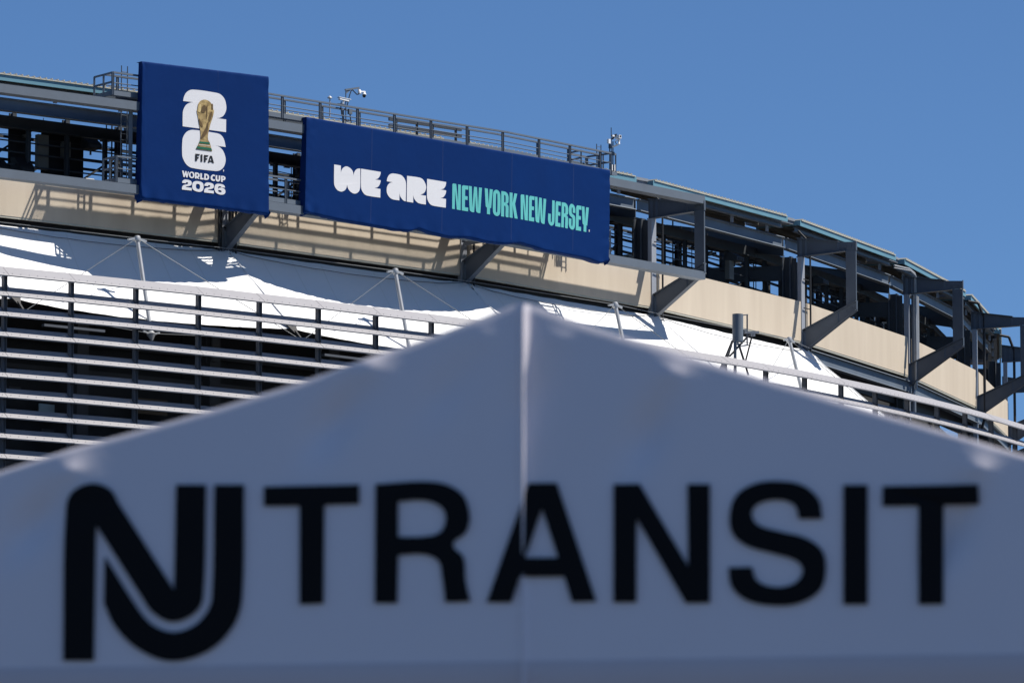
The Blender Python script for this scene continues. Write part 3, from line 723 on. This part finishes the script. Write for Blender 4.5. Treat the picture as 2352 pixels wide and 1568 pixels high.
# ------------------------------------------------------------------ cameras, antennas and masts on the walkway
zb = lambda X, Y, d=2.5: on_bay((1040+X/3.92)*.57422, (330+Y/3.92)*.57422, 1, d)
t1, n1 = T(1), N(1)
cm = thing('dome_camera', zb(1345, 640), 'white dome camera hanging from a grey gooseneck arm above the rail', 'security camera')
part('pole', MB().bar(zb(1345, 640), zb(1345, 110), .055, .055), 'steel', cm)
part('arm', MB().bar(zb(1335, 118), zb(1553, 85), .08, .09), 'steel', cm)
part('gusset', MB().prism([zb(1350, 120), zb(1440, 108), zb(1350, 180)], t1*0+n1*.02), 'steel', cm)
m = MB(); m.bar(zb(1545, 92), zb(1545, 125), .08, .08); m.lathe(zb(1560, 185), [(0, .05), (.03, .09), (.2, .09), (.24, .04)], Z, 10); m.tube(zb(1570, 148), zb(1648, 150), .045, 8); m.tube(zb(1642, 146), zb(1640, 172), .055, 8)
m.lathe(zb(1635, 195), [(0, .115), (.02, .12), (.09, .07), (.12, .04)], Z, 12)
part('housing', m, 'camw', cm, smooth=True)
part('dome', MB().lathe(zb(1633, 240), [(0, .03), (.04, .08), (.09, .1), (.16, .1)], Z, 12), 'lens', cm, smooth=True)
part('cable', MB().path([zb(1365, 380), zb(1400, 220), zb(1425, 140), zb(1450, 118), zb(1480, 150), zb(1520, 190), zb(1550, 185)], .028, 6), 'rubber', cm)
cb = thing('bullet_camera', zb(1315, 640), 'white box camera with a sun hood clamped to the walkway rail', 'security camera')
m = MB(); a, b = zb(1240, 250), zb(1385, 285); m.bar(a, b, .15, .13); part('housing', m, 'camw', cb)
part('sun_hood', MB().bar(zb(1228, 232), zb(1412, 272), .19, .03), 'camw', cb)
part('lens', MB().bar(b+(b-a).normalized()*.005, b+(b-a).normalized()*.04, .13, .11), 'lens', cb)
part('bracket', MB().bar(zb(1310, 295), zb(1302, 345), .1, .1), 'camw', cb); part('arm', MB().bar(zb(1210, 345), zb(1320, 350), .09, .09), 'rubber', cb)
part('pole', MB().bar(zb(1300, 440), zb(1306, 640), .12, .08), 'steel', cb)
part('cable', MB().path([zb(1275, 300), zb(1268, 380), zb(1280, 500), zb(1320, 580), zb(1370, 610), zb(1420, 590)], .028, 6), 'rubber', cb)
jb = thing('junction_box', zb(1410, 500), 'small grey junction box beside the box camera on the rail', 'junction box')
part('cabinet', MB().bar(zb(1410, 420), zb(1410, 500), .22, .14, up=n1), 'steel', jb); part('conduit', MB().tube(zb(1410, 500), zb(1430, 640), .03, 6), 'rubber', jb)
an = thing('mushroom_antenna', zb(1095, 540, 1.2), 'mushroom shaped antenna on a thin pole left of the cameras', 'antenna')
part('pole', MB().tube(zb(1095, 540, 1.2), zb(1095, 250, 1.2), .035, 8), 'galv', an, smooth=True)
part('cap', MB().lathe(zb(1095, 250, 1.2), [(0, .13), (.03, .13), (.09, .08), (.11, .035), (.15, .015)], Z, 12), 'galv', an, smooth=True)
zf = lambda X, Y, d=2.5: on_bay((2300+X/6.0308)*.57422, (480+Y/6.0308)*.57422, 2, d)
em = thing('equipment_mast', zf(880, 1340), 'slim mast carrying radio boxes and a white camera at the banner right end', 'mast')
for x in (838, 915): part('pole', MB().bar(zf(x, 1340), zf(x, 520), .06, .05), 'rubber', em)
part('whip', MB().tube(zf(880, 860), zf(872, 185), .022, 6), 'rubber', em)
for x0, x1, y0, y1, mt in ((785, 850, 465, 570, 'camw'), (820, 880, 590, 690, 'lens'), (862, 895, 1080, 1220, 'camw'), (930, 955, 1080, 1230, 'camw'), (880, 945, 365, 405, 'camw'), (850, 950, 770, 850, 'lens')):
    part('radio_box', MB().bar(zf((x0+x1)/2, y1), zf((x0+x1)/2, y0), (x1-x0)*.0026, .12, up=N(2)), mt, em)
part('flat_antenna', MB().bar(zf(895, 470), zf(990, 345), .16, .03), 'rubber', em)
part('arm', MB().bar(zf(885, 660), zf(1030, 600), .09, .08), 'steel', em)
part('post', MB().bar(zf(980, 1330), zf(980, 830), .08, .07), 'steel', em); part('base_plate', MB().bar(zf(870, 1290), zf(1000, 1300), .1, .2), 'steel', em)
part('back_rail', MB().bar(zf(920, 835), zf(985, 830), .08, .12), 'steel', em)
pc = thing('pan_camera', zf(1060, 580), 'white pan and tilt camera on the arm of the slim equipment mast', 'security camera')
part('neck', MB().lathe(zf(1060, 590), [(0, .07), (.03, .075), (.05, .055), (.2, .06), (.27, .08), (.3, .05)], Z, 12), 'camw', pc, smooth=True)
part('housing', MB().bar(zf(1062, 410)-n1*.25+t1*.03, zf(1062, 410)+n1*.1, .17, .19), 'camw', pc)
part('lens', MB().bar(zf(1065, 402)+n1*.1, zf(1065, 402)+n1*.115, .09, .09), 'lens', pc)
part('cable', MB().path([zf(1020, 490), zf(965, 520), zf(985, 560), zf(1010, 590)], .02, 5), 'rubber', pc)

# cylindrical antenna on its tripod behind the louvres
zg = lambda X, Y, d=9.3: on_bay((2840+X/5.6)*.57422, (1220+Y/5.6)*.57422, 2, d)
ca = thing('cylinder_antenna', zg(560, 1300), 'dark cylindrical antenna on a braced post above the right hand louvres', 'antenna')
m = MB(); p0 = zg(622, 808); p1 = zg(622, 205); m.tube(p0, p1, .297, 28); part('drum', m, 'steel', ca, smooth=True)
part('drum_base', MB().tube(p0-Z*.05, p0, .27, 24), 'galv', ca, smooth=True)
part('post', MB().bar(zg(562, 1560), zg(562, 815), .165, .15), 'steel', ca)
part('bracket', MB().bar(zg(620, 900), zg(620, 815), .1, .14), 'galv', ca)
for a, b, w in (((755, 225), (840, 215), .06), ((832, 215), (832, 905), .09), ((590, 940), (852, 895), .07), ((755, 560), (832, 560), .08)): part('side_frame', MB().bar(zg(*a), zg(*b), .08, w), 'mull', ca)
for a, b, w in (((505, 800), (350, 1180), .12), ((480, 900), (390, 1180), .07), ((440, 1145), (940, 600), .08), ((640, 870), (760, 1240), .10), ((965, 600), (800, 1240), .05), ((350, 1170), (200, 1500), .1), ((760, 1240), (860, 1568), .08)):
    part('brace', MB().bar(zg(*a), zg(*b), .08, w), 'rubber', ca)
part('cross_arm', MB().bar(zg(760, 610), zg(1085, 610), .1, .14), 'mull', ca); part('node_plate', MB().bar(zg(900, 660), zg(1000, 660), .08, .2), 'mull', ca)

# loudspeakers and floodlight housings on the deck
def wedge(label, k, t, d, h, w, dep, hh, mt='boxgrey', top=.45, grp='housings on the upper deck'):
    o_ = thing('equipment_housing', F(k, t, d, h), label, 'equipment housing', grp)
    pr = [(0, 0), (dep, 0), (dep, hh*top), (dep*.35, hh), (0, hh)]
    A = [F(k, t, d+x, h+y) for x, y in pr]; m_ = MB(); n_ = len(pr); B = [p+T(k)*w for p in A]
    m_.add(A+B, [tuple(range(n_)), tuple(range(2*n_-1, n_-1, -1))]+[(i, (i+1) % n_, n_+(i+1) % n_, n_+i) for i in range(n_)])
    part('case', m_, mt, o_); part('grille', MB().bar(F(k, t+w*.15, d+dep+.01, h+hh*.2), F(k, t+w*.85, d+dep+.01, h+hh*.2), .02, hh*.28), 'rubber', o_)
    part('mount', MB().bar(F(k, t+w/2, d+dep*.4, h-.3), F(k, t+w/2, d+dep*.4, h+.02), .1, .1), 'dark', o_)
wedge('grey sloping cased housing on the deck at the far left edge', 0, 3.9, -3.6, 48.95, .75, .8, .75, 'drape')
wedge('larger grey sloping cased housing, right of the one at the left edge', 0, 5.2, -3.6, 48.95, .9, .9, 1.0, 'drape')
wedge('pale small housing on the deck left of the emblem banner', 0, 8.0, -1.0, 48.3, .5, .5, .5, 'galv')
wedge('black housing hung under the inner beam left of the emblem banner', 0, 8.9, -2.7, 50.65, .85, .7, .55, 'drape')
wedge('dark hooded housing on the inner beam right of the sign frame post', 3, 12.6, -2.8, 50.7, .8, .7, .5, 'dark')
wedge('dark hooded housing high on the inner beam past the second bracket', 4, 8.0, -2.8, 50.9, .8, .7, .5, 'dark')
wv = thing('wind_vane', on_bay(2030, 757, 4, -6), 'tiny white wind vane against the sky right of the third bracket', 'wind vane')
b0 = on_bay(2030, 757, 4, -6); part('pole', MB().tube(b0, b0+Z*.45, .03, 6), 'camw', wv)
part('vane', MB().bar(b0+Z*.45-Vector((.12, 0, 0)), b0+Z*.45+Vector((.4, 0, 0)), .05, .1), 'camw', wv); part('tail', MB().bar(b0+Z*.4+Vector((.3, 0, 0)), b0+Z*.62+Vector((.34, 0, 0)), .04, .12), 'camw', wv)

# ------------------------------------------------------------------ foreground event tent
TA = R_(9.6); tn = Vector((-math.sin(TA), -math.cos(TA), 0)); tt = Vector((math.cos(TA), -math.sin(TA), 0))
r0 = ray(1203, 1110); TC = r0*(15.0/r0.y); TC = Vector((TC.x, TC.y, 0))
def tpl(px, py, lift=0):
    r = ray(px, py); s_ = TC.dot(tn)/r.dot(tn); q = EYE + r*s_
    return q + tn*(lift + (tdisp((q-TC).dot(tt), q.z) if lift else 0))
def tuv(px, py):
    p = tpl(px, py); return (p-TC).dot(tt), p.z
tent = thing('event_tent', TC, 'white event tent with black transit lettering, out of focus in the foreground', 'tent')
prof = [(-1450, 1535), (-900, 1366), (-400, 1206), (0, 1083), (165, 1030), (330, 985), (500, 936), (680, 880), (850, 820), (960, 783), (1050, 750), (1110, 727), (1160, 706), (1192, 695), (1230, 703), (1290, 726), (1380, 757), (1545, 806), (1750, 868), (1950, 927), (2120, 977), (2250, 1015), (2352, 1046), (2800, 1190), (3300, 1350), (3800, 1510)]
pu = [tuv(x, y) for x, y in prof]
EAVE = tuv(1203, 1517)[1]
def ph(u):
    for (a, ha), (b, hb) in zip(pu[:-1], pu[1:]):
        if a <= u <= b: return ha+(hb-ha)*(u-a)/(b-a)
    return EAVE+.02
bumps = [(850, 850, .016, .030), (162, 1084, .016, .030), (1545, 860, .016, .030), (2250, 1076, .016, .030), (1108, 776, .006, .02), (1282, 776, .006, .02), (128, 1522, .004, .015), (2222, 1498, .004, .015)]
bl = [(*tuv(x, y), a, r) for x, y, a, r in bumps]
def tbow(u):
    a = max(-1.7, min(1.7, u))
    return .006*a*a + (.0204*(abs(u)-1.7) if abs(u) > 1.7 else 0)
def tdisp(u, z):
    w = tbow(u)
    for bu, bz, a, r in bl:
        dx, dz = u-bu, z-bz
        if abs(dx) > .5 or abs(dz) > .5: continue
        q = math.sqrt(dx*dx+dz*dz+1e-5)
        w += a*math.exp(-q/r)
        # crease running down from each point where the frame pushes the cloth out
        ex, ez = (-.60, -.80) if bu < 0 else (-.42, -.91)
        al = dx*ex+dz*ez; ac = dx*ez-dz*ex
        w -= a*2.0*math.exp(-(ac/.05)**2-((al-.17)/.10)**2)
    w += .0085*math.exp(-(abs(u)/.011)**2)
    w -= .005*max(0, 1-(ph(u)-z)/.33)**2
    w += .0022*noise.noise(Vector((u*1.5, z*2.0, 2)))
    return w
u0, u1 = pu[0][0]+.02, pu[-1][0]-.02
us = []; u = u0
while u < u1:
    us.append(u); u += .02 if abs(u) > .045 else .0025
us.append(u1)
rows = []
NV = 72
for j in range(NV+1):
    f_ = j/NV; row = []
    for u in us:
        top = ph(u); z = EAVE+(top-EAVE)*f_; row.append(TC + tt*u + Z*z + tn*(tdisp(u, z) - .002*max(0, (z-top+.008)/.008)**2))
    rows.append(row)
part('gable_panel', MB().grid(rows), 'tent', tent, smooth=True)
DEP = 5.0
m = MB(); zt = ph(0)-.012; zb_ = EAVE-.28
m.tube(TC+Z*zb_+tn*.0105, TC+Z*zt+tn*.0105, .0032, 10)
part('centre_seam', m, 'tent', tent, smooth=True)
rows = []
for j, (b, dz) in enumerate(((.004, -.0), (.010, .001), (.05, -.004), (.3, -.02), (1, -.05), (2.5, -.09), (4, -.07), (DEP, -.02))):
    rows.append([TC + tt*u + Z*(ph(u)+dz) - tn*(b-(tbow(u)-.005)*(1 if b < .2 else 0)) for u in us])
part('roof_cloth', MB().grid(rows), 'tent', tent, smooth=True)
m = MB(); e0, e1 = u0, u1
m.add([TC+tt*e0+Z*EAVE-tn*DEP, TC+tt*e1+Z*EAVE-tn*DEP]+[TC+tt*u+Z*ph(u)-tn*DEP for u in reversed(us[::6])], [tuple(range(2+len(us[::6])))])
part('rear_gable', m, 'tent', tent)
rows = []
for j, (dz, out) in enumerate(((0, .0012), (-.003, .003), (-.06, -.016), (-.15, -.04), (-.28, -.075))):
    rows.append([TC+tt*u+Z*(EAVE+dz)+tn*(out+tbow(u)+.0015*noise.noise(Vector((u*3, dz*4, 7)))+.0085*math.exp(-(abs(u)/.011)**2)) for u in us])
part('valance', MB().grid(rows), 'valance', tent, smooth=True)
for e in (e0, e1):
    m = MB(); m.grid([[TC+tt*e+Z*EAVE, TC+tt*e+Z*EAVE-tn*DEP], [TC+tt*e+Z*(EAVE-.28), TC+tt*e+Z*(EAVE-.28)-tn*DEP]]); part('valance', m, 'valance', tent)
    for b in (.06, DEP-.06):
        p = TC+tt*(e-.05*(1 if e > 0 else -1))-tn*b; part('leg', MB().bar(p, p+Z*EAVE, .06, .06), 'alu', tent)
part('ridge_pole', MB().tube(TC-tn*.12+Z*(ph(0)-.06), TC-tn*(DEP-.05)+Z*(ph(0)-.06), .025, 8), 'alu', tent)
for u in (u0+.1, u1-.1): part('eave_pole', MB().tube(TC+tt*u-tn*.08+Z*(EAVE-.03), TC+tt*u-tn*(DEP-.08)+Z*(EAVE-.03), .025, 8), 'alu', tent)
lf = .009
Q8 = lambda x, y: tpl(x*.5127, 976.2+y*.5127, lf); QP = lambda x, y: tpl(x, y, lf)
for c in (["290,1055 300,370~ 330,300~ 420,262~ 500,290~ 537,350 785,738 793,268 928,268 915,770~ 880,840~ 780,882~ 690,840~ 640,770 437,450 428,1055"],
          ["965,268 1098,268 1090,770~ 1050,900~ 940,1010~ 770,1057~ 620,1000~ 520,900~ 472,800 475,585 630,830~ 690,895~ 780,927~ 870,900~ 930,840~ 955,770~"]):
    glyph('logo_letter', 'tentink', c, Q8, tent)
for c in (["608,1118 827,1113 827,1158 747,1160 745,1386 690,1388 690,1162 608,1163"],
          ["864,1112 1000,1107~ 1060,1132~ 1080,1180~ 1072,1222~ 1042,1250~ 1066,1280~ 1071,1335~ 1082,1381 1024,1383 1017,1325~ 1008,1288~ 975,1273~ 916,1275 914,1385 862,1385", "916,1152 975,1149~ 1015,1165~ 1025,1192~ 1012,1222~ 975,1232~ 916,1233"],
          ["1215,1110 1280,1109 1371,1381 1315,1382 1297,1324 1195,1325 1176,1383 1119,1383", "1246,1168 1283,1280 1209,1281"],
          ["1410,1112 1470,1111 1582,1300 1580,1112 1632,1112 1632,1384 1576,1385 1463,1190 1463,1383 1410,1383"],
          ["1890,1192 1836,1192 1825,1160~ 1785,1148~ 1742,1158~ 1728,1180~ 1742,1205~ 1790,1220~ 1850,1235~ 1890,1265~ 1898,1310~ 1885,1355~ 1840,1384~ 1785,1391~ 1720,1380~ 1682,1348~ 1674,1303 1728,1302 1742,1335~ 1785,1348~ 1828,1338~ 1845,1310~ 1830,1288~ 1780,1272~ 1720,1255~ 1685,1228~ 1677,1185~ 1692,1138~ 1735,1111~ 1790,1105~ 1845,1115~ 1882,1148~"],
          ["1938,1114 1994,1114 1994,1388 1938,1388"], ["2028,1117 2248,1113 2249,1158 2168,1160 2168,1388 2111,1388 2111,1162 2028,1163"]):
    glyph('letter', 'tentink', c, QP, tent)
